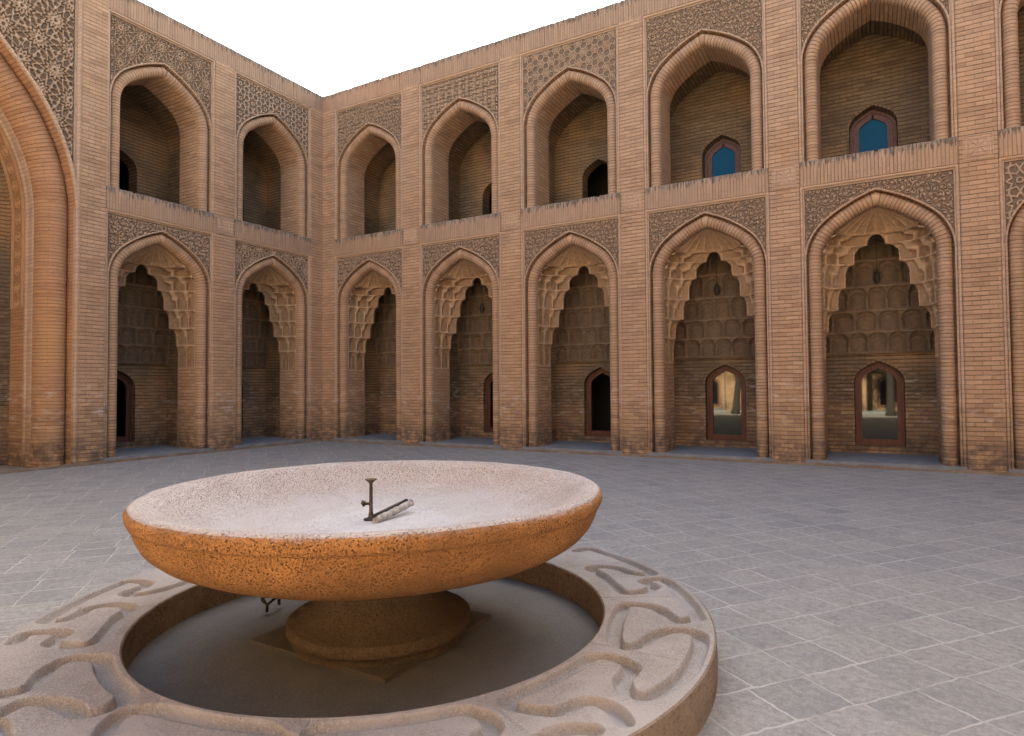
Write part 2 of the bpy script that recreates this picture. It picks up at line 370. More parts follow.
def half_at(right, z, default=None):
    """half width of the arch at height z"""
    P = right
    if z <= P[0][1]: return P[0][0]
    for (xa, za), (xb, zb) in zip(P[:-1], P[1:]):
        if za <= z <= zb: return xa + (xb - xa) * (z - za) / max(1e-9, zb - za)
    return 0.

HB = 1.3135; HW = .96; PITCH = 3.205
T_, P_, K_, Q_ = 10.546, 10.03, 6.07, 5.574
FL = .11
LOW = arch(HW, 4.08, 5.04, r=.72, th=50.); UPP = arch(HW, 8.10, 9.06, r=.72, th=50.)
DJ, DB, HC = .90, 1.95, 1.30       # jamb depth, back wall depth, chamber half width

def arch_moulding(right, z0):
    ms = Mesh(); p = full(right, z0)
    prof = [(0, .175)] + arc(.122, .15, .118, 195, 360, 12)[0:] 
    prof = [(0, .20), (.002, .16)] + [(.122 - .118 * math.cos(t), .155 - .135 * math.sin(t)) for t in np.linspace(.12, math.pi - .12, 12)] + [(.236, .20), (.264, .20), (.264, .004)]
    sweep(ms, p, prof, 0, smooth=False)
    sweep(ms, p, [(.264, .004), (.280, -.006), (.296, .004), (.298, .07)], 1)
    return ms.data('arch_moulding', ['roll', 'fillet'])
def frame_mesh(z0, z1):
    ms = Mesh()
    a, b = .038, .017
    p = [(-HB + a, z0), (-HB + a, z1 - a), (HB - a, z1 - a), (HB - a, z0)]
    sweep(ms, p, [(-.012, .075), (-.012, .0), (.0, -.012), (a - .008, -.012), (a - .001, .0), (a - .001, .075)], 0)
    # inner bead along the top only and the slim side backing
    p2 = [(-HB + .075, z0), (-HB + .075, z1 - .085), (HB - .075, z1 - .085), (HB - .075, z0)]
    return ms.data('panel_border', ['fillet'])

# strapwork patterns ------------------------------------------------
def seg_dist(X, Z, segs):
    D = np.full(X.shape, 9.)
    for (ax, az, bx, bz) in segs:
        vx, vz = bx - ax, bz - az; L = vx * vx + vz * vz + 1e-12
        t = np.clip(((X - ax) * vx + (Z - az) * vz) / L, 0, 1)
        D = np.minimum(D, np.hypot(X - ax - t * vx, Z - az - t * vz))
    return D
def pic(poly, th):
    """polygons-in-contact star segments for one tile"""
    n = len(poly); segs = []; rays = []
    for i in range(n):
        a = np.array(poly[i]); b = np.array(poly[(i + 1) % n]); m = (a + b) / 2; e = (b - a) / np.linalg.norm(b - a)
        nn = np.array([-e[1], e[0]])
        c = np.mean(poly, axis=0)
        if np.dot(c - m, nn) < 0: nn = -nn
        rays.append((m, math.cos(th) * e + math.sin(th) * nn, -math.cos(th) * e + math.sin(th) * nn))
    for i in range(n):
        m1, f, _ = rays[i]; m2, _, g = rays[(i + 1) % n]
        A = np.array([f, -g]).T
        if abs(np.linalg.det(A)) < 1e-6: continue
        t = np.linalg.solve(A, m2 - m1)
        if t[0] > 0:
            q = m1 + f * t[0]; segs += [(*m1, *q), (*q, *m2)]
    return segs
def pattern(kind, X, Z):
    if kind == 'star':        # octagon and square stars
        s = .40; a = s / (1 + math.sqrt(2)); h = s / 2; c = a / 2
        octo = [(c, -h), (h, -c), (h, c), (c, h), (-c, h), (-h, c), (-h, -c), (-c, -h)]
        sq = [(h, h - (h - c)), (h + (h - c), h), (h, h + (h - c)), (h - (h - c), h)]
        sg = pic(octo, R(62)) + pic(sq, R(62)) + pic([(x - s, z - s) for x, z in sq], R(62)) + pic([(x - s, z) for x, z in sq], R(62)) + pic([(x, z - s) for x, z in sq], R(62))
        ring = [(.045 * math.cos(t), .045 * math.sin(t), .045 * math.cos(t + .785), .045 * math.sin(t + .785)) for t in np.arange(0, 6.2, .785)]
        fx = (X + h) % s - h; fz = (Z + h) % s - h
        D = seg_dist(fx, fz, sg + ring); return np.clip((.021 - D) / .010, 0, 1)
    if kind in ('girih', 'girih_big'):       # twelve-pointed stars and triangles
        s = .47 if kind == 'girih' else .60; H = s * math.sqrt(3); ap = s / 2; rd = ap / math.cos(math.pi / 12)
        dode = [(rd * math.cos(math.pi / 12 + k * math.pi / 6), rd * math.sin(math.pi / 12 + k * math.pi / 6)) for k in range(12)]
        sg = pic(dode, R(66)) + [(.30 * s * math.cos(a_), .30 * s * math.sin(a_), .17 * s * math.cos(a_ + b_), .17 * s * math.sin(a_ + b_)) for a_ in np.arange(0, 6.2, math.pi / 6) for b_ in (math.pi / 12, -math.pi / 12)]
        sg += [(.17 * s * math.cos(a_), .17 * s * math.sin(a_), .07 * s * math.cos(a_ + b_), .07 * s * math.sin(a_ + b_)) for a_ in np.arange(math.pi / 12, 6.3, math.pi / 6) for b_ in (math.pi / 12, -math.pi / 12)]
        for k in range(6):
            c_ = math.pi / 6 + k * math.pi / 3; ctr = s / math.sqrt(3)
            d3 = [(ctr * math.cos(c_) + (s / math.sqrt(3) - rd * math.cos(math.pi / 12)) * 0 + .17 * s * math.cos(c_ + math.pi + q_ * 2.0944), ctr * math.sin(c_) + .17 * s * math.sin(c_ + math.pi + q_ * 2.0944)) for q_ in range(3)]
            sg += [(*d3[0], *d3[1]), (*d3[1], *d3[2]), (*d3[2], *d3[0])]
        D = np.full(X.shape, 9.)
        for ox, oz in ((0, 0), (s / 2, H / 2)):
            fx = (X - ox + s / 2) % s - s / 2; fz = (Z - oz + H / 2) % H - H / 2; D = np.minimum(D, seg_dist(fx, fz, sg))
        wd = .0125 if kind == 'girih' else .017
        return np.clip((wd - D) / .009, 0, 1)
    if kind == 'hex':
        s = .29; H = s * math.sqrt(3); best = np.full(X.shape, 9.)
        for ox, oz in ((0, 0), (s / 2, H / 2)):
            fx = (X - ox + s / 2) % s - s / 2; fz = (Z - oz + H / 2) % H - H / 2
            hx_ = [(.105 * math.cos(t), .105 * math.sin(t), .105 * math.cos(t + 1.0472), .105 * math.sin(t + 1.0472)) for t in np.arange(0, 6.2, 1.0472)]
            hx_ += [(.105 * math.cos(t), .105 * math.sin(t), .18 * math.cos(t), .18 * math.sin(t)) for t in np.arange(0, 6.2, 1.0472)]
            best = np.minimum(best, seg_dist(fx, fz, hx_)); rr = np.hypot(fx, fz); best = np.minimum(best, np.minimum(np.abs(rr - .052), np.maximum(0, rr - .014)))
        return np.clip((.018 - best) / .008, 0, 1)
    if kind == 'weave':
        a = X / .115; b = Z / .115
        i = np.floor(a); j = np.floor(b); fa = a - i; fb = b - j
        hor = ((i + j) % 2 == 0)
        v = np.where(hor, np.abs(fb - .5), np.abs(fa - .5)); e = np.where(hor, np.abs(fa - .5), np.abs(fb - .5))
        m = ((v < .17) | ((v > .30) & (v < .44))) & (e < .47)
        return m.astype(float)
    X = X * 1.35; Z = Z * 1.35
    # scroll: curling tendrils with leaves
    rs = np.random.default_rng(5); n_ = 64; c = .155
    an = rs.random((n_, n_)) * 6.283; jx_ = (rs.random((n_, n_)) - .5) * .05; jz_ = (rs.random((n_, n_)) - .5) * .05; rd_ = .045 + .025 * rs.random((n_, n_))
    D = np.full(X.shape, 9.); ix = np.floor(X / c).astype(int); iz = np.floor(Z / c).astype(int)
    for di in (-1, 0, 1):
        for dj in (-1, 0, 1):
            a = (ix + di) % n_; b = (iz + dj) % n_; hx = (ix + di + .5 + .5 * ((iz + dj) % 2)) * c + jx_[a, b]; hz = (iz + dj + .5) * c + jz_[a, b]
            dx = X - hx; dz = Z - hz; rr = np.hypot(dx, dz); th = (np.arctan2(dz, dx) - an[a, b]) % 6.283
            spi = np.abs(rr - rd_[a, b] * (.45 + .16 * th)); spi = np.where(th > 5.2, np.hypot(spi, .03), spi)
            leaf = np.maximum(0, rr - .013); tail = np.abs(dz * np.cos(an[a, b]) - dx * np.sin(an[a, b])) + np.where((rr < .05) | (rr > .12), .1, 0) + np.where(dx * np.cos(an[a, b]) + dz * np.sin(an[a, b]) < 0, .1, 0)
            D = np.minimum(D, np.minimum(np.minimum(spi, leaf), tail))
    return np.clip((.0165 - D) / .008, 0, 1)
def spandrel(right, z1, kind, seed, hb=HB - .032, cell=.011, wcut=.285, y=.055, dep=.036, z0=None):
    z0 = right[0][1] - .15 if z0 is None else z0
    zt = z1 - .038
    nx = int(2 * hb / cell); nz = int((zt - z0) / cell)
    xs = np.linspace(-hb, hb, nx + 1); zs = np.linspace(z0, zt, nz + 1)
    X, Z = np.meshgrid(xs, zs, indexing='ij')
    half = [(p[0], p[1]) for p in offs(full(right, right[0][1] - .3), wcut)]; half = [p for p in half if p[0] >= -1e-6][::-1]
    W = np.array([half_at(half, z) for z in zs]); inside = (np.abs(X) < W[None, :] - cell)
    H = pattern(kind, X + seed * .37, Z + seed * .21)
    edge = (hb - np.abs(X) < .045) | (zt - Z < .045); groove = ((hb - np.abs(X) > .045) & (hb - np.abs(X) < .065)) | ((zt - Z > .045) & (zt - Z < .065))
    groove &= ~edge
    H = np.where(edge, .85, np.where(groove, 0, H))
    H = H * (1 - .22 * rng.random(H.shape))
    P = np.stack([X, y - dep * H, Z], -1); UV = np.stack([X, Z], -1)
    mask = ~(inside[:-1, :-1] & inside[1:, 1:] & inside[1:, :-1] & inside[:-1, 1:])
    ms = Mesh(); ms.grid(P, UV, a=H, mask=mask)
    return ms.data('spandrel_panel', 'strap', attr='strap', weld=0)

# muqarnas ------------------------------------------------------------
YF, YE = .215, .87
TZ = [2.10, 2.70, 3.13, 3.58, 4.06, 4.42, 4.64]
TE = [.958, .90, .71, .57, .40, .155, .0]
def plan(t, u):
    """plan polyline of tier t from the jamb front (u=0) to the inner edge (u=1); returns x>0, y"""
    z = TZ[t] if t < len(TZ) else TZ[-1]
    hf = min(half_at(LOW, z), HW); e = TE[t]
    a = max(hf - e, 0)
    pts = np.array([(hf, YF), (hf - .06 * a, YF + .40 * (YE - YF)), (hf - .40 * a, YF + .80 * (YE - YF)), (e, YE)])
    L = path_len([tuple(p) for p in pts]); L = L / L[-1]
    return np.interp(u, L, pts[:, 0]), np.interp(u, L, pts[:, 1])
def cell_s(c, v):
    """0 in the hollow, 1 on the projecting head; c in -1..1 across the cell, v in 0..1 up"""
    ha = .42 + .44 * np.sqrt(np.clip(1 - np.abs(c) ** 1.6, 0, 1))
    return np.clip((v - ha) / .16, 0, 1), ha
def muqarnas():
    ms = Mesh(); cells = [2, 2, 3, 3, 3, 2]
    for sgn in (-1, 1):
        for t in range(6):
            n = cells[t]; K = 22; M = 28
            u = np.linspace(0, 1, n * K + 1); v = np.linspace(0, 1, M + 1)
            U, V = np.meshgrid(u, v, indexing='ij')
            c = ((U * n) % 1) * 2 - 1; c[-1, :] = 1
            S, ha = cell_s(c, V)
            ue = np.clip((U - 1 + .30 / n) / (.30 / n), 0, 1); S = S * (1 - ue) + (1 - (1 - V ** 3) ** .34) * ue
            x0, y0 = plan(t, U); x1, y1 = plan(t + 1, U)
            X = x0 + (x1 - x0) * S; Y = y0 + (y1 - y0) * S
            Z = TZ[t] + (TZ[t + 1] - TZ[t]) * V
            # hollow of each cell goes back into the wall, a rim runs round its head
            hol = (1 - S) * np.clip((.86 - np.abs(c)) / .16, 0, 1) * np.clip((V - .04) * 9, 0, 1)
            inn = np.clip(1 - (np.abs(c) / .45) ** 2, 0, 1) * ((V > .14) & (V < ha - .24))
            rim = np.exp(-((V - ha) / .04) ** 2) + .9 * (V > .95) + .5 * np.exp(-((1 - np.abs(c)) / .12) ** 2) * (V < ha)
            dx, dy = -X, -(Y + .35); L = np.hypot(dx, dy) + 1e-6
            k = -.095 * hol + .024 * rim + .035 * inn
            k = k * np.clip(U * n * 4, 0, 1)
            if t == 5: k = k * np.clip((1 - U) * n * 3, 0, 1)
            X = X + dx / L * k; Y = Y + dy / L * k
            if t == 0:   # bracket shape: lowest tier dies into the jamb
                pass
            X = np.maximum(X, 0)
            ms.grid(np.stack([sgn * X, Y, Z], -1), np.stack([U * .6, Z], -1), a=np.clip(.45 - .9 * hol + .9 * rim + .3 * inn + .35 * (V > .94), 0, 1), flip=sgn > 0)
        # fan up to the apex
        n = 5; u = np.linspace(0, 1, n * 10 + 1); v = np.linspace(0, 1, 16)
        U, V = np.meshgrid(u, v, indexing='ij'); bx, by = plan(6, U)
        za = LOW[-1][1] - .01; Z = TZ[6] + (za - TZ[6]) * V
        h0 = half_at(LOW, TZ[6]); scl = np.array([half_at(LOW, z) for z in Z[0]]) / h0
        scl = scl[None, :]
        c = ((U * n) % 1) * 2 - 1; rib = np.exp(-((1 - np.abs(c)) / .16) ** 2)
        k = 1 + .055 * (1 - np.abs(c) ** 2) * np.clip(V * 5, 0, 1) - .02 * rib
        k[0, :] = 1
        X = bx * scl * k; Y = YF + (by - YF) * scl * k + .02 * (V > 0)
        ms.grid(np.stack([sgn * X, Y, Z], -1), np.stack([U * .6, Z], -1), a=np.clip(.4 + .6 * rib, 0, 1) + 0 * Z, flip=sgn > 0)
    # transverse edge plate with its stepped, lobed opening
    zz = []; xx = []
    for t in range(6):
        for v in np.linspace(0, 1, 13)[(0 if t == 0 else 1):]:
            S, _ = cell_s(np.array(1.), np.array(v))
            if t < 5: x = TE[t] + (TE[t + 1] - TE[t]) * (1 - max(0, 1 - v ** 3) ** .34)
            else:
                x = .155 * math.sqrt(max(0, 1 - v ** 2))
            zz.append(TZ[t] + (TZ[t + 1] - TZ[t]) * v); xx.append(x)
    zz = [FL] + zz; xx = [HW] + xx
    for yy in (YE - .005, YE + .045):
        for sgn in (-1, 1):
            for i in range(len(zz) - 1):
                q = [(sgn * xx[i], yy, zz[i]), (sgn * HC, yy, zz[i]), (sgn * HC, yy, zz[i + 1]), (sgn * xx[i + 1], yy, zz[i + 1])]
                if yy < YE and zz[i] < TZ[0]: continue
                ms.quad(q, [(p[0], p[2]) for p in q])
        q = [(-HC, yy, zz[-1]), (HC, yy, zz[-1]), (HC, yy, 5.5), (-HC, yy, 5.5)]; ms.quad(q, [(p[0], p[2]) for p in q])
    for sgn in (-1, 1):
        for i in range(1, len(zz) - 1):
            q = [(sgn * xx[i], YE - .005, zz[i]), (sgn * xx[i], YE + .045, zz[i]), (sgn * xx[i + 1], YE + .045, zz[i + 1]), (sgn * xx[i + 1], YE - .005, zz[i + 1])]
            ms.quad(q, [(p[1], p[2]) for p in q])
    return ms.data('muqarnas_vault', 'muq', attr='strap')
def back_bands():
    """tiers of arched cells on the back wall, each tier a little further forward"""
    ms = Mesh(); zs = [2.26, 2.73, 3.18, 3.70, 4.25, 4.8]
    for t in range(5):
        n = [7, 6, 7, 6, 5][t]; K = 20; M = 24
        u = np.linspace(0, 1, n * K + 1); v = np.linspace(0, 1, M + 1); U, V = np.meshgrid(u, v, indexing='ij')
        c = ((U * n) % 1) * 2 - 1; c[-1] = 1
        S, ha = cell_s(c, V)
        hol = (1 - S) * np.clip((.88 - np.abs(c)) / .14, 0, 1) * np.clip((V - .04) * 10, 0, 1)
        inn = np.clip(1 - (np.abs(c) / .6) ** 2, 0, 1) * ((V > .12) & (V < ha - .18))
        rim = np.exp(-((V - ha) / .04) ** 2) + .7 * np.exp(-((V - ha + .16) / .035) ** 2) * (np.abs(c) < .8) + .9 * (V > .93)
        Y = (DB - .05 - .06 * t) - .045 * S + .045 * hol - .024 * rim - .018 * inn - .03
        X = -HC + 2 * HC * U; Z = zs[t] + (zs[t + 1] - zs[t]) * V
        ms.grid(np.stack([X, Y, Z], -1), np.stack([X, Z], -1), a=np.clip(.45 - .6 * hol + .9 * rim + .4 * inn, 0, 1))
        q = [(-HC, DB, zs[t]), (HC, DB, zs[t]), (HC, DB - .05 - .06 * t, zs[t]), (-HC, DB - .05 - .06 * t, zs[t])]; ms.quad(q)
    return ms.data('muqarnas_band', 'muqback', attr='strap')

DOOR = arch(.475, 1.63, 2.10, n=9); DZ = .27
WIN = arch(.46, 7.24, 7.70, n=9); WZ = 6.16
def niche(right, z0, lower, hole, hz):
    ms = Mesh(); p = full(right, z0)
    # jamb and soffit of the front arch
    L = path_len(p); Ls = np.minimum(L, L[-1] - L) + z0; ys = [.20, YF + .004] if lower else [.20, .45, .70, DJ]
    if lower:
        for sg in (-1, 1):
            q = [(sg * HW, YF + .004, z0), (sg * HW, DJ, z0), (sg * HW, DJ, TZ[0] + .003), (sg * HW, YF + .004, TZ[0] + .003)]; ms.quad(q, [(a_[1], a_[2]) for a_ in q], 1)
    Pg = np.array([[(x, y, z) for (x, z) in p] for y in ys]); UV = np.array([[(y, l) for l in Ls] for y in ys])
    ms.grid(Pg, UV, mi=1)
    # chamber: sides, pointed vault, plate round the inner arch, back wall with its opening
    ch = arch(HC, right[0][1] - .1, right[-1][1] + .22); pc = full(ch, z0)
    L2 = path_len(pc); Ls2 = np.minimum(L2, L2[-1] - L2) + z0; ys = [DJ + .02, 1.4, DB]
    ms.grid(np.array([[(x, y, z) for (x, z) in pc] for y in ys]), np.array([[(y, l) for l in Ls2] for y in ys]), flip=True)
    if not lower:
        po = [(x, z) for x, z in offs(p, .0)]
        wall_hole(ms, -HC, HC, z0, ch[-1][1], p, DJ)
    wall_hole(ms, -HC, HC, z0, ch[-1][1] + .02, hole, DB)
    # reveal of the opening
    L = path_len(hole); Ls3 = np.minimum(L, L[-1] - L) + hz
    ms.grid(np.array([[(x, y, z) for (x, z) in hole] for y in (DB, DB + .36)]), np.array([[(y, l) for l in Ls3] for y in (DB, DB + .36)]))
    hw = hole[-1][0]
    ms.quad([(-hw, DB, hz), (hw, DB, hz), (hw, DB + .36, hz), (-hw, DB + .36, hz)], [(0, 0)] * 4)
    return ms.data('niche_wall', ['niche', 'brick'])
def trim(hole):   # raised brick edge round the door or window opening
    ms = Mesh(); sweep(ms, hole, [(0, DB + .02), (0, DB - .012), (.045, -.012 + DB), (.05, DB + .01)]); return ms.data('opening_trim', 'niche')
def door_meshes(right, z0, fw, woodk, glassk):
    o = [(x, z) for x, z in right]; p = full(o, z0); out = {}
    ms = Mesh()
    pin = [tuple(q) for q in offs(p, -.012)]
    yo = .12 if z0 > 3 else .02; b0 = DB + yo
    sweep(ms, pin, [(0, b0 + .20), (0, b0 + .10), (-fw * .35, b0 + .10), (-fw * .4, b0 + .12), (-fw, b0 + .12), (-fw, b0 + .18)])
    hw = pin[-1][0]
    ms.box(-hw + .01, hw - .01, b0 + .115, b0 + .18, z0, z0 + fw)
    out['frame'] = ms.data('frame', woodk)
    ms = Mesh(); pg = [tuple(q) for q in offs(p, -fw + .01)]; pts = [(x, b0 + .165, max(z, z0 + fw * .8)) for x, z in pg]
    ms.quad(pts, [(x, z) for x, y, z in pts]); out['pane'] = ms.data('glass_pane', glassk)
    return out

print('building wing meshes')
M_low_arch = arch_moulding(LOW, 0.0); M_up_arch = arch_moulding(UPP, K_)
M_low_frame = frame_mesh(0.0, Q_); M_up_frame = frame_mesh(K_, P_)
dh = full(DOOR, DZ); wh = full(WIN, WZ)
M_low_niche = niche(LOW, FL, True, dh, DZ); M_up_niche = niche(UPP, K_, False, wh, WZ)
M_dtrim = trim(dh); M_wtrim = trim(wh)
M_muq = muqarnas(); M_band = back_bands()
kinds = ['scroll', 'weave', 'hex', 'star', 'girih']
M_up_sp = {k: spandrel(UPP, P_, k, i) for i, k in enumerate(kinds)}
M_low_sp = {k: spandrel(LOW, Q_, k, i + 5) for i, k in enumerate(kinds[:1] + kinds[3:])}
DM = door_meshes(DOOR, DZ, .13, 'wood', 'glass'); WM = door_meshes(WIN, WZ, .175, 'winwood', 'sky_painted_glass'); WD = door_meshes(WIN, WZ, .11, 'winwood', 'glass')
ms = Mesh(); ms.box(-HB, HB, -.045, DB, 0.0, FL); M_floor = ms.data('niche_floor', 'floor')
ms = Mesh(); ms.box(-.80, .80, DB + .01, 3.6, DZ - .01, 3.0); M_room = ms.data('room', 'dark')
for f in (): pass
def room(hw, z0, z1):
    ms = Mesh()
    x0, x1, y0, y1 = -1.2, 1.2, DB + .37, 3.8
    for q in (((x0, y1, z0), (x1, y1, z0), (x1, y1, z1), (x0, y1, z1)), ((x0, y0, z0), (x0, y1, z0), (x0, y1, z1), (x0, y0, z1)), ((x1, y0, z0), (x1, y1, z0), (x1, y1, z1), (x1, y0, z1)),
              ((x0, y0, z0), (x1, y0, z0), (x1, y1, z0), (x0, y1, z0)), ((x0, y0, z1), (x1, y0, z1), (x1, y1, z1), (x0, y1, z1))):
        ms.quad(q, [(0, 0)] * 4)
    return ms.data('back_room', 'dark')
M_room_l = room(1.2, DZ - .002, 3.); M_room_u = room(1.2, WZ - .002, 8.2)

def soldier_band(x0, x1, z0, z1, yf, yb, jit=.02, top_y=None, step=.062, name='ledge'):
    """upright brick band; each brick's head ends at its own height"""
    ms = Mesh(); n = max(2, int((x1 - x0) / step)); xs = np.linspace(x0, x1, n + 1)
    for i in range(n):
        g = .004; a, b = xs[i], xs[i + 1]
        zt = z1 - abs(random.gauss(0, jit)) * (1 if random.random() < .6 else .2) - (.035 * random.random() if random.random() < .05 else 0)
        y = yf + random.gauss(0, .003)
        zc = [z0, z0 + (zt - z0) * .52, zt]
        P = np.array([[(a, y, z) for z in zc], [(b, y, z) for z in zc]]); V = np.array([[(a, z) for z in zc], [(b, z) for z in zc]])
        att = np.array([[0, 0, 1.]] * 2)
        ms.grid(P, V, a=att)
        ms.quad([(a, y, zt), (b, y, zt), (b, yf + .12, zt + .0), (a, yf + .12, zt)], [(a, z1), (b, z1), (b, z1 + .1), (a, z1 + .1)], a=[1, 1, 1, 1])
        ms.quad([(a, y, z0), (a, y, zt), (a, yf + .12, zt), (a, yf + .12, z0)], [(0, z0), (0, zt), (.1, zt), (.1, z0)], a=[0, 1, 1, 0])
        ms.quad([(b, y, z0), (b, y, zt), (b, yf + .12, zt), (b, yf + .12, z0)], [(0, z0), (0, zt), (.1, zt), (.1, z0)], a=[0, 1, 1, 0])
        ms.quad([(a, y, z0), (b, y, z0), (b, yb, z0), (a, yb, z0)], [(a, z0), (b, z0), (b, z0 + .1), (a, z0 + .1)])
    zz = z1 - .055 if name == 'parapet' else z1 - .004
    ms.quad([(x0, yf + .05, zz), (x1, yf + .05, zz), (x1, yb, zz), (x0, yb, zz)], [(x0, 0), (x1, 0), (x1, .8), (x0, .8)], a=[.6] * 4)
    if name == 'parapet': ms.quad([(x0, yb, z0 - .1), (x1, yb, z0 - .1), (x1, yb, zz), (x0, yb, zz)], [(x0, 0), (x1, 0), (x1, .8), (x0, .8)], a=[.5] * 4)
    return ms.data(name, 'soldier', attr='top')
M_ledge = [soldier_band(-HB + .002, HB - .002, Q_, K_, -.022, DB, .005) for _ in range(3)]
def pilaster(w0, z1, notch=True):
    ms = Mesh(); h = w0 / 2
    path = [(-h, .10), (-h, -.012), (-h + .012, -.026), (h - .012, -.026), (h, -.012), (h, .10)]
    U = path_len(path); zs = np.linspace(0, z1, 24)
    P = np.array([[(x, y, z) for z in zs] for x, y in path]); UV = np.array([[(U[i] - .13, z) for z in zs] for i in range(len(path))])
    ms.grid(P, UV)
    return ms.data('pilaster', 'brick')
PW = PITCH - 2 * HB
M_pil = pilaster(PW - .004, P_)
M_rosette = None
def rosette():
    ms = Mesh(); n = 46; s = PW * .78
    xs = np.linspace(-s / 2, s / 2, n); X, Z = np.meshgrid(xs, xs, indexing='ij')
    r = np.maximum(np.abs(X), np.abs(Z)); H = ((r > s * .44) | ((r > s * .30) & (r < s * .36))).astype(float)
    H = np.maximum(H, np.clip((.3 - np.abs(np.sin(8 * np.arctan2(Z, X) / 2) * np.hypot(X, Z) / .1)) / .2, 0, 1) * (r < s * .3))
    ms.grid(np.stack([X, -.028 - .014 * H, Z + (Q_ + K_) / 2], -1), np.stack([X, Z + .02], -1)); return ms.data('rosette', 'fillet')
M_rosette = rosette()

def bay(root, cx, kup, klow, dark_up, dark_low, li):
    L = (cx, 0, 0)
    obj('arch_moulding', M_low_arch, root, L); obj('arch_moulding', M_up_arch, root, L)
    obj('panel_border', M_low_frame, root, L); obj('panel_border', M_up_frame, root, L)
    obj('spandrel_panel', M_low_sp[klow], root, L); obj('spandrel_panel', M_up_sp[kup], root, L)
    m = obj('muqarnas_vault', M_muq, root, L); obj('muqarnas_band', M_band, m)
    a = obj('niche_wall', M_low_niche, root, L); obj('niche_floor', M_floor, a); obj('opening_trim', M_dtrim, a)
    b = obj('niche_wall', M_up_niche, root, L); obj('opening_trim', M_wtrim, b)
    obj('ledge', M_ledge[li % 3], root, L)
    dr = obj('door', DM['frame'], root, L)
    if not dark_low: obj('glass_pane', DM['pane'], dr)
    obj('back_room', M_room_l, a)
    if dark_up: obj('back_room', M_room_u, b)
    if not dark_up:
        wn = obj('window', WM['frame'], root, L); obj('glass_pane', WM['pane'], wn)
def shell(root, x0, x1, z1=P_ + .36, yb=4.3):
    ms = Mesh()
    for q in (((x0, .5, z1), (x1, .5, z1), (x1, yb, z1), (x0, yb, z1)), ((x0, yb, 0), (x1, yb, 0), (x1, yb, z1), (x0, yb, z1)),
              ((x0, .1, 0), (x0, yb, 0), (x0, yb, z1), (x0, .1, z1)), ((x1, .1, 0), (x1, yb, 0), (x1, yb, z1), (x1, .1, z1))):
        ms.quad(q, [(p[0], p[1]) for p in q])
    obj('outer_wall', ms.data('outer_wall', 'roof'), root)

# ---- long wing on the right: seven bays
RW = thing('arcade_wing', 'two-storey brick arcade on the right, seven bays with glazed ground floor doors', 'arcade wing', group='brick wings round the courtyard')
upk = ['scroll', 'weave', 'hex', 'scroll', 'scroll', 'star', 'girih']; X0 = .50 + HB
for k in range(7):
    bay(RW, X0 + PITCH * k, upk[k], ['scroll', 'scroll', 'scroll', 'scroll', 'scroll', 'star', 'scroll'][k], k < 3 or k > 5, k < 3, k)
for k in range(6):
    x = X0 + PITCH * (k + .5); obj('pilaster', M_pil, RW, (x, 0, 0)); obj('rosette', M_rosette, RW, (x, 0, 0))
ENDW = .50
M_end = pilaster(ENDW + .02, P_)
obj('pilaster', M_end, RW, (.50 - ENDW / 2 - .012, 0, 0)); obj('pilaster', M_end, RW, (23.44 - .26 + .022, 0, 0))
obj('parapet', soldier_band(-.02, 23.46, P_, T_, -.02, .45, .006, name='parapet'), RW)
shell(RW, -.0, 23.44)

# ---- left wing: two bays, great portal, two bays (local x runs from the corner towards -21.4)
LW = thing('arcade_wing', 'two-storey brick arcade on the left between the great portal and the courtyard corner', 'arcade wing', rz=R(90), group='brick wings round the courtyard')
S0 = .475 + HB
lc = [-S0, -S0 - PITCH, -21.40 + S0 + PITCH, -21.40 + S0]
for i, cx in enumerate(lc): bay(LW, cx, 'star' if i % 2 == 0 else 'girih', 'scroll' if i % 2 else 'girih', True, True, i + 1)
for x in (-S0 - PITCH / 2, -21.4 + S0 + PITCH / 2): obj('pilaster', M_pil, LW, (x, 0, 0)); obj('rosette', M_rosette, LW, (x, 0, 0))
for x in (-.475 + ENDW / 2 + .012, -21.4 + .475 - ENDW / 2 - .012): obj('pilaster', M_end, LW, (x, 0, 0))
SE = .475 + 2 * HB + PITCH        # end of the second bay: 6.307
obj('parapet', soldier_band(-SE, .02, P_, T_, -.02, .45, .006, name='parapet'), LW)
obj('parapet', soldier_band(-21.42, -21.4 + SE, P_, T_, -.02, .45, .006, name='parapet'), LW)
shell(LW, -SE, 0.); shell(LW, -21.4, -21.4 + SE)

# ---- great portal
PT = thing('iwan_portal', 'great brick portal with tall pointed arch, rolled moulding and star strapwork at far left', 'portal', rz=R(90), group='great portals of the courtyard')
PC = -10.70; PZT = 12.6
PH = 3.30          # half width of the clear opening
PA = arch(PH, 5.25, 10.25, r=3.65, th=40, n=14)
ms = Mesh(); p = [(x, z) for x, z in full(PA, 0.)]
def sw(prof, mi):  # prof: (w outwards from clear opening, y)
    sweep(ms, p, prof, mi)
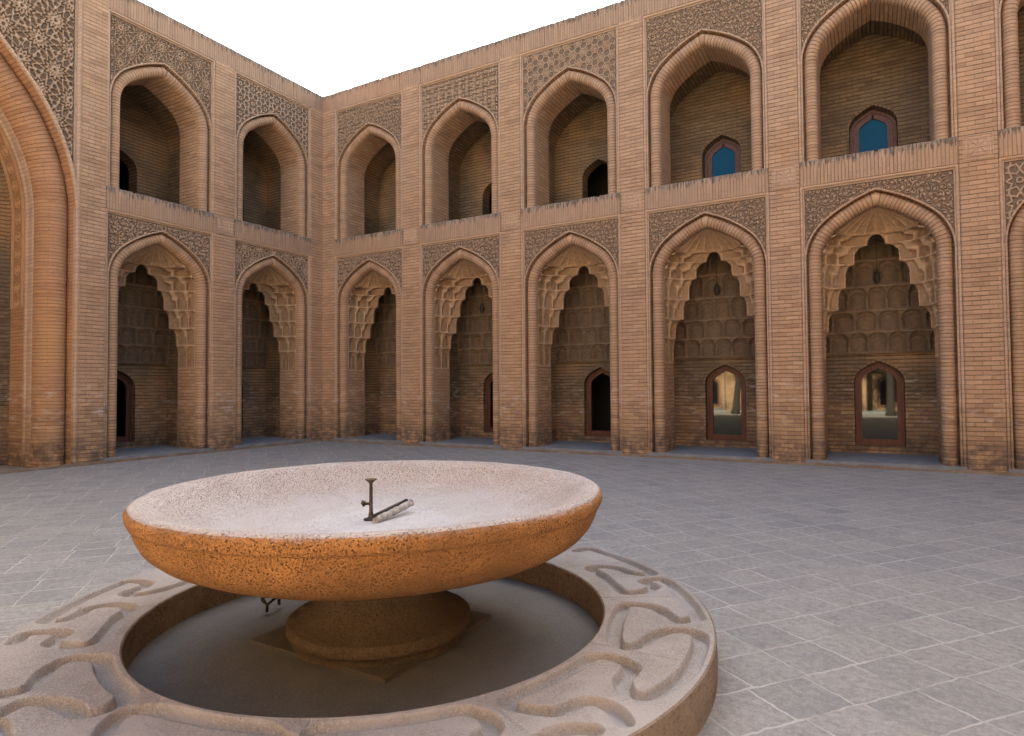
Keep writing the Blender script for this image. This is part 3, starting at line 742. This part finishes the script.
# roll, groove and rope fillet
sweep(ms, p, [(.0, .62), (.0, .56)] + [(.245 - .245 * math.cos(t), .34 - .26 * math.sin(t) + .20 * (1 - t / math.pi)) for t in np.linspace(.1, math.pi * .93, 16)] + [(.485, .24), (.505, .24), (.505, .02)], 0)
sweep(ms, p, [(.505, .02), (.512, -.02), (.535, -.035), (.565, -.03), (.58, -.01), (.582, .03)], 1)
o1 = ms.data('arch_moulding', ['portal', 'fillet']); obj('arch_moulding', o1, PT, (PC, 0, 0))
ms = Mesh()   # jamb band with plain and patterned strips
sweep(ms, p, [(0, .60), (-.012, .64), (-.012, .70), (.0, .73), (.0, .84), (-.018, .87), (-.018, .93), (0, .96)], 0)
obj('jamb_trim', ms.data('jamb_trim', 'fillet'), PT, (PC, 0, 0))
def jamb_pattern():
    L = path_len(p); ny = 46; tot = L[-1] / 2; nl = 900
    ls = np.linspace(0, tot, nl); ys = np.linspace(.96, 1.55, ny)
    half = p[len(p) // 2:][::-1]; Lh = path_len(half); hx = np.interp(ls, Lh, [q[0] for q in half]); hz = np.interp(ls, Lh, [q[1] for q in half])
    Yg, Lg = np.meshgrid(ys, ls, indexing='ij')
    m = ((Yg - .96) % .0) if False else None
    ry = Yg - 1.255; rl = (Lg % .36) - .18; rr = np.hypot(ry, rl)
    H = ((rr < .05) | ((rr > .085) & (rr < .105))).astype(float); H = np.maximum(H, (np.abs(np.abs(ry) - .2) < .012)); H = np.maximum(H, (np.abs(np.abs(ry) - .265) < .012))
    H = np.maximum(H, pattern('scroll', Yg * 1.3, Lg * 1.3) * .35 * (np.abs(ry) < .19))
    H = np.where(Lg < 3.35, 0, H)
    ms = Mesh()
    for sg in (-1, 1):
        PP = np.stack([sg * (hx[None, :] - .022 * H), Yg, hz[None, :] + 0 * Yg], -1); VV = np.stack([Yg, Lg], -1); k = int(np.searchsorted(ls, 3.35))
        ms.grid(PP[:, k:], VV[:, k:], a=H[:, k:], flip=sg > 0); ms.grid(PP[:, :k + 1], VV[:, :k + 1], a=H[:, :k + 1], mi=1, flip=sg > 0)
    return ms.data('patterned_jamb', ['portalrelief', 'portal'], attr='strap')
obj('patterned_jamb', jamb_pattern(), PT, (PC, 0, 0))
ms = Mesh()
L = path_len(p); Ls = np.minimum(L, L[-1] - L)
inner = [tuple(q) for q in offs(p, -.25)]
ms.grid(np.array([[(x, y, z) for (x, z) in p] for y in (1.55, 1.7)]), np.array([[(y, l) for l in Ls] for y in (1.55, 1.7)]))
ms.grid(np.array([[(x, 1.7, z) for x, z in p], [(x, 1.7, z) for x, z in inner]]), np.array([[(1.7, l) for l in Ls], [(1.95, l) for l in Ls]]))
ms.grid(np.array([[(x, y, z) for (x, z) in inner] for y in (1.7, 4.0, 6.5)]), np.array([[(y, l) for l in Ls] for y in (1.7, 4., 6.5)]))
ih = full(arch(.9, 2.3, 3.4), 0.)
wall_hole(ms, -3.4, 3.4, 0, 10.6, ih, 6.5)
ms.grid(np.array([[(x, y, z) for (x, z) in ih] for y in (6.5, 7.2)]), np.array([[(y, z) for x, z in ih] for y in (6.5, 7.2)]))
ms.box(-1.1, 1.1, 7.2, 7.3, 0, 3.6)
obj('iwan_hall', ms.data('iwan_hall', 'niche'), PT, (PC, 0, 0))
PHB = 10.70 - 6.93 + .03
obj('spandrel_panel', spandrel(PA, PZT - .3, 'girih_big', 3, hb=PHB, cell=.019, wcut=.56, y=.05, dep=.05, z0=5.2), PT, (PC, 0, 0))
ms = Mesh()
pp = [(-PHB - .02, 0), (-PHB - .02, PZT - .32), (PHB + .02, PZT - .32), (PHB + .02, 0)]
sweep(ms, pp, [(-.02, .08), (-.02, -.02), (.02, -.035), (.06, -.02), (.062, .05)], 0)
obj('panel_border', ms.data('panel_border', 'fillet'), PT, (PC, 0, 0))
PIW = (10.70 - SE) - (PHB + .08)
mp = pilaster(PIW, PZT); 
for sgn in (-1, 1): obj('pilaster', mp, PT, (PC + sgn * (PHB + .08 + PIW / 2), -.012, 0))
obj('parapet', soldier_band(PC - 10.70 + SE - .01, PC + 10.70 - SE + .01, PZT - .28, PZT + .3, -.04, 1.2, .016, name='parapet'), PT)
xa, xb = PC - 10.70 + SE, PC + 10.70 - SE
ms = Mesh()
for q in (((xa, .1, 0), (xa, 8, 0), (xa, 8, PZT), (xa, .1, PZT)), ((xb, .1, 0), (xb, 8, 0), (xb, 8, PZT), (xb, .1, PZT)), ((xa, 8, 0), (xb, 8, 0), (xb, 8, PZT), (xa, 8, PZT)), ((xa, 1.1, PZT - .2), (xb, 1.1, PZT - .2), (xb, 8, PZT - .2), (xa, 8, PZT - .2))):
    ms.quad(q, [(p_[0] + p_[1], p_[2]) for p_ in q])
obj('outer_wall', ms.data('outer_wall', 'brick'), PT)

# ---- the two wings behind the camera, mirrored in the door glass and lighting the yard
CX, CY = 11.72, -10.70
S_ = copy_tree(RW); S_.location = (2 * CX, 2 * CY, 0); S_.rotation_euler = (0, 0, R(180)); S_['label'] = 'sunlit brick arcade across the yard, reflected in the door glass'
E_ = copy_tree(LW); E_.location = (2 * CX, 2 * CY, 0); E_.rotation_euler = (0, 0, R(-90)); E_['label'] = 'brick arcade facing the left one from across the yard, out of frame'
E2 = copy_tree(PT); E2.location = (2 * CX, 2 * CY, 0); E2.rotation_euler = (0, 0, R(-90)); E2['label'] = 'great brick portal facing the left portal from across the yard, out of frame'

# ---------------------------------------------------------------- ground
ms = Mesh(); g = 600
ms.quad([(-g, -g, -.006), (g, -g, -.006), (g, g, -.006), (-g, g, -.006)], [(0, 0)] * 4)
gr = obj('ground', ms.data('ground', 'roof')); gr['kind'] = 'structure'
ms = Mesh(); ms.quad([(0, 0, 0), (0, -21.4, 0), (23.44, -21.4, 0), (23.44, 0, 0)], [(0, 0)] * 4)
cy_ = obj('courtyard_paving', ms.data('courtyard_paving', 'paving')); cy_['kind'] = 'structure'
# low stone kerb along the foot of the arcades
def kerb(x0, x1, yf, axis):
    ms = Mesh(); n = int((x1 - x0) / .30)
    xs = np.linspace(x0, x1, n + 1)
    P = []
    for i in range(n):
        h = .035 + random.random() * .022; o = random.gauss(0, .006)
        for x in (xs[i], xs[i + 1]): P.append([(x, -.062 + o, 0), (x, -.06 + o, h), (x, -.03, h + .006), (x, .05, h + .006)])
    P = np.array(P)
    if axis == 'y': P = np.stack([-P[..., 1], -P[..., 0], P[..., 2]], -1)
    ms.grid(P, P[..., :2]); return ms
k1 = obj('kerb', kerb(.08, 23.3, 0, 'x').data('kerb', 'ringside')); k1['kind'] = 'structure'
k2 = obj('kerb', kerb(.11, 21.3, 0, 'y').data('kerb', 'ringside')); k2['kind'] = 'structure'

# ---------------------------------------------------------------- fountain
FX, FY = 11.725, -10.701
FT = thing('stone_fountain', 'wide shallow granite bowl on a flared stone foot in the middle of the courtyard', 'fountain', (FX, FY, 0))
def lathe(prof, n=160, wob=0., mi=0, ms=None, smooth=True):
    ms = ms or Mesh(); a = np.linspace(0, 2 * math.pi, n + 1)
    Pp = np.array(prof)
    A, I = np.meshgrid(a, np.arange(len(prof)), indexing='ij')
    Rr = Pp[I, 0]; Zz = Pp[I, 1]
    if wob:
        k = sum(np.sin(A * f + ph) * am for f, ph, am in ((3, 1., 1.), (7, 2.2, .6), (17, .3, .5), (31, 4., .4), (53, 1.2, .35)))
        Rr = Rr * (1 + wob * k * np.clip(Rr, 0, 1)); Zz = Zz + wob * .6 * k * np.cos(A * 5)
        Rr[-1] = Rr[0]; Zz[-1] = Zz[0]
    U = path_len([tuple(x) for x in prof])
    ms.grid(np.stack([Rr * np.cos(A), Rr * np.sin(A), Zz], -1), np.stack([A, U[I]], -1), mi=mi, smooth=smooth)
    return ms
def smoothprof(pts, n=6):
    P = np.array(pts, float); out = []
    for i in range(len(P) - 1):
        p0 = P[max(i - 1, 0)]; p1 = P[i]; p2 = P[i + 1]; p3 = P[min(i + 2, len(P) - 1)]
        for t in np.linspace(0, 1, n, endpoint=False):
            out.append(tuple(.5 * ((2 * p1) + (-p0 + p2) * t + (2 * p0 - 5 * p1 + 4 * p2 - p3) * t * t + (-p0 + 3 * p1 - 3 * p2 + p3) * t ** 3)))
    return out + [tuple(P[-1])]
outer = smoothprof([(1.402, .958), (1.418, .935), (1.417, .905), (1.410, .885), (1.398, .873), (1.390, .85), (1.348, .755), (1.25, .665), (1.1, .595), (.95, .552), (.78, .516), (.58, .492), (.36, .478), (.2, .475)])
inner_ = smoothprof([(1.402, .958), (1.385, .968), (1.335, .967), (1.27, .938), (1.18, .868), (1.07, .805), (.9, .768), (.6, .750), (.3, .74), (0.001, .737)])
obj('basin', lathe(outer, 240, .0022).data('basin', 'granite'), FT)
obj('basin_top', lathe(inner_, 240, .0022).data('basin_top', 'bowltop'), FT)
foot = smoothprof([(.30, .50), (.315, .45), (.335, .38), (.385, .28), (.46, .205), (.53, .17), (.565, .158)], 5) + [(.575, .15), (.577, .10), (.568, .085), (.55, .08), (.55, .03)]
obj('foot', lathe(foot, 128, .0015).data('foot', 'plinth'), FT)
ms = Mesh(); ms.box(-.60, .49, -.52, .56, .0, .046); sb = obj('foot_slab', ms.data('foot_slab', 'slabstone'), FT)
def tube(ms, pts, rad, n=10, jit=0.):
    pts = [Vector(p_) for p_ in pts]; rows = []
    rads = rad if isinstance(rad, (list, tuple)) else [rad] * len(pts)
    for i, p_ in enumerate(pts):
        t = (pts[min(i + 1, len(pts) - 1)] - pts[max(i - 1, 0)]).normalized()
        a = t.orthogonal().normalized() if i == 0 else (a - t * a.dot(t)).normalized(); b = t.cross(a)
        rows.append([tuple(p_ + (a * math.cos(k) + b * math.sin(k)) * rads[i] * (1 + jit * (random.random() - .5))) for k in np.linspace(0, 2 * math.pi, n, endpoint=False)])
        rows[-1].append(rows[-1][0])
    ms.grid(np.array(rows), np.array([[(j / n, i * .1) for j in range(n + 1)] for i in range(len(rows))]), smooth=True)
    for e in (rows[0], rows[-1]): ms.quad(e[:-1], [(0, 0)] * n)
# jet pipe with its tap and the lime-crusted feed pipe (world points relative to the fountain axis)
def pix(x, y, z):
    v = d_ + r_ * ((x - 512) / F) - u_ * ((y - 368) / F); t = (z - CAM.z) / v.z; q = CAM + v * t; return (q.x - FX, q.y - FY, z)
jx, jy, _ = pix(371, 519, .742)
ms = Mesh(); tube(ms, [(jx, jy, .735), (jx, jy, .76), (jx, jy, .80), (jx, jy, .985)], [.022, .017, .012, .011]); JP = obj('jet_pipe', ms.data('jet_pipe', 'brass'), FT)
ms = lathe([(.012, .975), (.02, .985), (.037, .998), (.038, 1.004), (.02, 1.0), (.001, .998)], 20); obj('nozzle', ms.data('nozzle', 'brass'), JP, (jx, jy, 0))
sx, sy = -r_.x, -r_.y
ms = Mesh(); tube(ms, [(jx, jy, .842), (jx + .035 * sx, jy + .035 * sy, .842), (jx + .04 * sx, jy + .04 * sy, .842)], [.009, .009, .02]); tube(ms, [(jx + .04 * sx, jy + .04 * sy, .842), (jx + .055 * sx, jy + .055 * sy, .846), (jx + .062 * sx, jy + .062 * sy, .84)], [.02, .024, .008], 7, .4)
obj('tap', ms.data('tap', 'brass'), JP)
e0 = Vector(pix(375, 521, .75)); e1 = Vector(pix(411, 503, .80))
ms = Mesh(); pts = [e0 + (e1 - e0) * t for t in np.linspace(0, 1, 14)]; tube(ms, [tuple(q + Vector((0, 0, .004 * (i % 2)))) for i, q in enumerate(pts)], [.026 if i % 4 else .021 for i in range(14)], 10, .25)
FP = obj('feed_pipe', ms.data('feed_pipe', 'lime'), FT)
ms = Mesh(); up = Vector((0, 0, .028)); side = Vector((sx, sy, 0)) * .012; tube(ms, [tuple(q + up + side) for q in pts[::3]], .012, 8, .3); obj('feed_pipe', ms.data('feed_pipe', 'iron'), FT)
ms = lathe([(.05, .735), (.048, .745), (.03, .752), (.001, .755)], 14, .0); obj('pipe_collar', ms.data('pipe_collar', 'iron'), JP, (jx, jy, 0))

# ring kerb with its meander channel
print('ring')
ZR = .221; RI, RO = 1.419, 2.06; ZP = .02
FR = thing('fountain_kerb', 'low round tan stone kerb with a carved winding channel, encircling the sunken pool', 'kerb', (FX, FY, 0))
def pol(l, s, ox, oy): return [((lambda q: (math.hypot(q[0], q[1]), math.degrees(math.atan2(q[1], q[0])) % 360))(pix(ox + x / s, oy + y / s, ZR - .01))) for x, y in l]
G1 = pol([(735,300),(680,310),(640,295),(600,265),(540,250),(470,250),(440,300),(430,380),(480,405),(540,390),(600,355),(680,345),(750,365),(775,410),(740,460),(710,500),(650,545),(600,575),(540,595),(480,575),(460,530),(495,485),(430,450),(350,445),(280,470),(200,510),(120,550),(50,590),(30,620),(100,640),(220,650),(300,615),(370,615),(430,645),(465,690)], 3.757, 500, 540)
G0 = pol([(290,45),(350,35),(450,45),(520,80),(590,110),(570,130),(500,130),(440,110),(370,105),(340,110),(380,135),(420,170),(460,200),(530,200),(580,180),(540,160),(600,150),(670,160),(720,200),(760,250),(775,300)], 3.757, 500, 540)
L2 = pol([(130,310),(200,265),(280,235),(330,205),(420,170),(480,160),(550,165),(530,185),(470,205),(510,210),(600,195),(680,170),(750,145)], 3.754, 0, 540)
L3 = pol([(185,310),(260,300),(330,265),(400,250),(470,250),(490,265),(450,290),(410,340),(370,380),(310,400),(240,400),(190,390),(240,360),(200,350),(120,355),(50,370),(0,395)], 3.754, 0, 540)
L4 = pol([(0,590),(90,570),(140,540),(170,500),(240,460),(330,445),(400,450),(430,480),(470,540),(480,580),(440,620),(370,650),(300,655),(250,630),(180,615),(90,620),(0,660)], 3.754, 0, 540)
L5 = pol([(390,736),(420,690),(480,650),(560,640),(660,650),(760,680),(880,690),(976,690)], 3.754, 0, 540)
L6 = pol([(60,302),(180,325),(240,372),(300,420)], 4.267, 220, 650)
L7 = pol([(380,395),(400,350),(470,320),(560,300),(700,290),(850,270),(950,250)], 4.267, 220, 650) + pol([(80,383),(150,400),(180,440),(150,470),(100,500),(20,510)], 3.413, 440, 600)
L6 = [(r, a + 0) for r, a in L6] + [(1.80, 297.), (1.90, 299.), (1.93, 303.), (1.86, 307.), (1.76, 309.), (1.72, 313.)]
L8 = [(1.95, 258.), (1.97, 264.), (1.93, 270.), (1.84, 274.), (1.76, 278.), (1.70, 284.), (1.66, 289.), (1.74, 291.), (1.88, 288.), (1.96, 284.)]
L9 = [(1.93, 315.), (1.97, 320.), (1.95, 325.), (1.88, 329.), (1.86, 334.), (1.93, 337.)]
chains = [G0, G1, L2, L3, L4, L5, L6, L7, L8, L9]
base = [(r, a) for r, a in G1]
for off in (105, 155): chains.append([(min(max(r, 1.5), 1.98), (a if a < 180 else a - 360) + off) for r, a in base[:16]])
def dense(ch):
    P = [(min(max(r, RI + .085), RO - .085) * math.cos(R(a)), min(max(r, RI + .085), RO - .085) * math.sin(R(a))) for r, a in ch]; return smoothprof(P, 5)
NA, NR = 2000, 84
aa = np.linspace(0, 2 * math.pi, NA + 1); rr = np.linspace(RI + .012, RO - .012, NR)
A, Q = np.meshgrid(aa, rr, indexing='ij'); GX, GY = Q * np.cos(A), Q * np.sin(A)
D = np.full(A.shape, 9.)
for ch in chains:
    S = dense(ch)
    for (ax, ay), (bx, by) in zip(S[:-1], S[1:]):
        am = math.atan2((ay + by) / 2, (ax + bx) / 2) % (2 * math.pi); i0 = int(am / (2 * math.pi) * NA); idx = (np.arange(i0 - 36, i0 + 37)) % NA
        x, y = GX[idx], GY[idx]; vx, vy = bx - ax, by - ay; t = np.clip(((x - ax) * vx + (y - ay) * vy) / (vx * vx + vy * vy + 1e-12), 0, 1)
        D[idx] = np.minimum(D[idx], np.hypot(x - ax - t * vx, y - ay - t * vy))
D[NA] = D[0]
Hh = -.048 * (1 - np.clip((D - .036) / .010, 0, 1) ** 1.0)
Hh = np.where(Hh > -.002, 0, Hh)
for jt in (1.5, 31.5, 60, 92, 122, 152, 182, 212, 240, 270, 300, 329.6):      # slab joints
    dd = np.abs((A - R(jt) + math.pi) % (2 * math.pi) - math.pi) * Q; Hh = np.minimum(Hh, -.006 * (dd < .006)) if True else Hh
lump = sum(np.sin(GX * f + ph) * np.sin(GY * f * 1.13 + ph * 2) * am for f, ph, am in ((5, 1, .0018), (11, 2, .0012), (23, 3, .0008), (47, .5, .0006)))
lump[NA] = lump[0]; Hh[NA] = Hh[0]; Hh[:, 0] = Hh[:, -1] = 0; lump[:, 0] = lump[:, -1] = 0
ms = Mesh(); ms.grid(np.stack([GX, GY, ZR + Hh + lump], -1), np.stack([A, Q], -1), smooth=True)
obj('carved_top', ms.data('carved_top', 'ringstone', weld=0), FR)
e_in = [(RI + .012, ZR), (RI + .002, ZR - .006), (RI, ZR - .02), (RI, .0)]; e_out = [(RO - .012, ZR), (RO - .002, ZR - .006), (RO, ZR - .02), (RO + .004, .10), (RO, 0)]
obj('inner_face', lathe(e_in, 240, .0, smooth=False).data('inner_face', 'ringside'), FR); obj('outer_face', lathe(e_out, 240, .0, smooth=False).data('outer_face', 'ringside'), FR)
ms = lathe([(RI + .02, ZP), (1.0, ZP - .004), (.5, ZP), (.001, ZP)], 96); obj('pool_floor', ms.data('pool_floor', 'poolfloor'), FR)
# small bent iron pipe standing in the pool
q0 = Vector(pix(267, 612, .03)); q1 = Vector(pix(279, 606, .03))
TP = thing('water_pipe', 'small rusty bent pipe with a tap standing on the pool floor under the bowl', 'pipe', (FX, FY, 0))
ms = Mesh(); tube(ms, [tuple(q0), tuple(q0 + Vector((0, 0, .05))), tuple((q0 + q1) / 2 + Vector((0, 0, .065))), tuple(q1 + Vector((0, 0, .07))), tuple(q1 + Vector((.0, 0, .01)))], .011, 8, .2); obj('bent_tube', ms.data('bent_tube', 'iron'), TP)
ms = Mesh(); qa = q0 + Vector((0, 0, .05)); tube(ms, [tuple(qa), tuple(qa + Vector((-.03, -.01, .03))), tuple(qa + Vector((-.03, -.01, .05)))], [.009, .012, .016], 7, .3); obj('tap', ms.data('tap', 'brass'), TP)

# ---------------------------------------------------------------- hanging lanterns
def lantern(x, y, z, label):
    t = thing('hanging_lantern', label, 'lantern', (x, y, z), group='lanterns hung in the niches')
    ms = Mesh(); tube(ms, [(0, 0, .34), (0, 0, 1.0)], .006, 6); obj('chain', ms.data('chain', 'iron'), t)
    obj('body', lathe([(.001, .0), (.03, .01), (.055, .06), (.075, .13), (.06, .18), (.045, .2), (.06, .22), (.03, .27), (.014, .30), (.006, .35)], 8, smooth=False).data('body', 'iron'), t)
    for k in range(3):
        a = k * 2.094; ms = Mesh(); tube(ms, [(.05 * math.cos(a), .05 * math.sin(a), .06), (.10 * math.cos(a), .10 * math.sin(a), .12), (.09 * math.cos(a), .09 * math.sin(a), .20), (.05 * math.cos(a), .05 * math.sin(a), .21)], .007, 6); obj('bracket', ms.data('bracket', 'iron'), t)
    return t
lantern(X0 + 4 * PITCH, 1.15, 3.66, 'small dark lantern hanging in the widest ground floor niche, the rightmost whole one')
lantern(X0 + 3 * PITCH, 1.15, 3.66, 'small dark lantern hanging in the second niche from the right, left of the widest one')
lantern(X0 + 1 * PITCH, 1.15, 3.66, 'small dark lantern half hidden in the narrow niche behind the bowl')

# ---------------------------------------------------------------- trees behind the camera, mirrored in the door glass
def leafmat():
    N = NT('tree_leaf', .7, .3); pos = N.n('ShaderNodeNewGeometry').outputs['Position']
    return N.done(N.mix(N.ramp(N.noise(pos, 3, 3, .6), .35, .65), c4(.05, .09, .025), c4(.11, .15, .045)))
MB['leaf'] = leafmat(); MB['bark'] = simple('dark_bark', (.045, .036, .03), .95, scale=14, var=.5, bump=.9)
def tree(x, y, h, label, seed):
    rs = random.Random(seed); t = thing('courtyard_tree', label, 'tree', (x, y, 0), group='trees in the yard')
    ms = Mesh(); top = Vector((rs.uniform(-.2, .2), rs.uniform(-.2, .2), h * .5)); tr = [Vector((0, 0, 0)), Vector((.05, 0, .3)), top * .5 + Vector((.12, .05, 0)), top]
    tube(ms, [tuple(q) for q in tr], [.26, .19, .16, .12], 12, .12); tips = []
    for k in range(7):
        a = k * .9 + rs.random(); e = top + Vector((math.cos(a) * h * .22, math.sin(a) * h * .22, h * rs.uniform(.12, .36))); m = (top + e) / 2 + Vector((0, 0, .2))
        tube(ms, [tuple(top * .93), tuple(m), tuple(e)], [.07, .05, .02], 7, .1); tips += [m, e]
    obj('trunk', ms.data('trunk', 'bark'), t)
    ms = Mesh(); V = []; 
    for c in tips:
        rad = h * rs.uniform(.10, .16)
        for _ in range(420):
            q = Vector((rs.gauss(0, 1), rs.gauss(0, 1), rs.gauss(0, .8))); q = c + q.normalized() * rad * rs.random() ** .4
            a = Vector((rs.gauss(0, 1), rs.gauss(0, 1), rs.gauss(0, 1))).normalized(); b = a.orthogonal().normalized(); s = rs.uniform(.05, .10)
            ms.quad([tuple(q - a * s), tuple(q + b * s * .5), tuple(q + a * s), tuple(q - b * s * .5)])
    obj('crown', ms.data('crown', 'leaf', weld=0), t)
tree(15.25, -18.7, 7.5, 'tree whose dark trunk is reflected in the rightmost door glass', 1)
tree(7.9, -18.4, 7.0, 'tree whose leaning trunk is reflected in the second door glass from the right', 2)
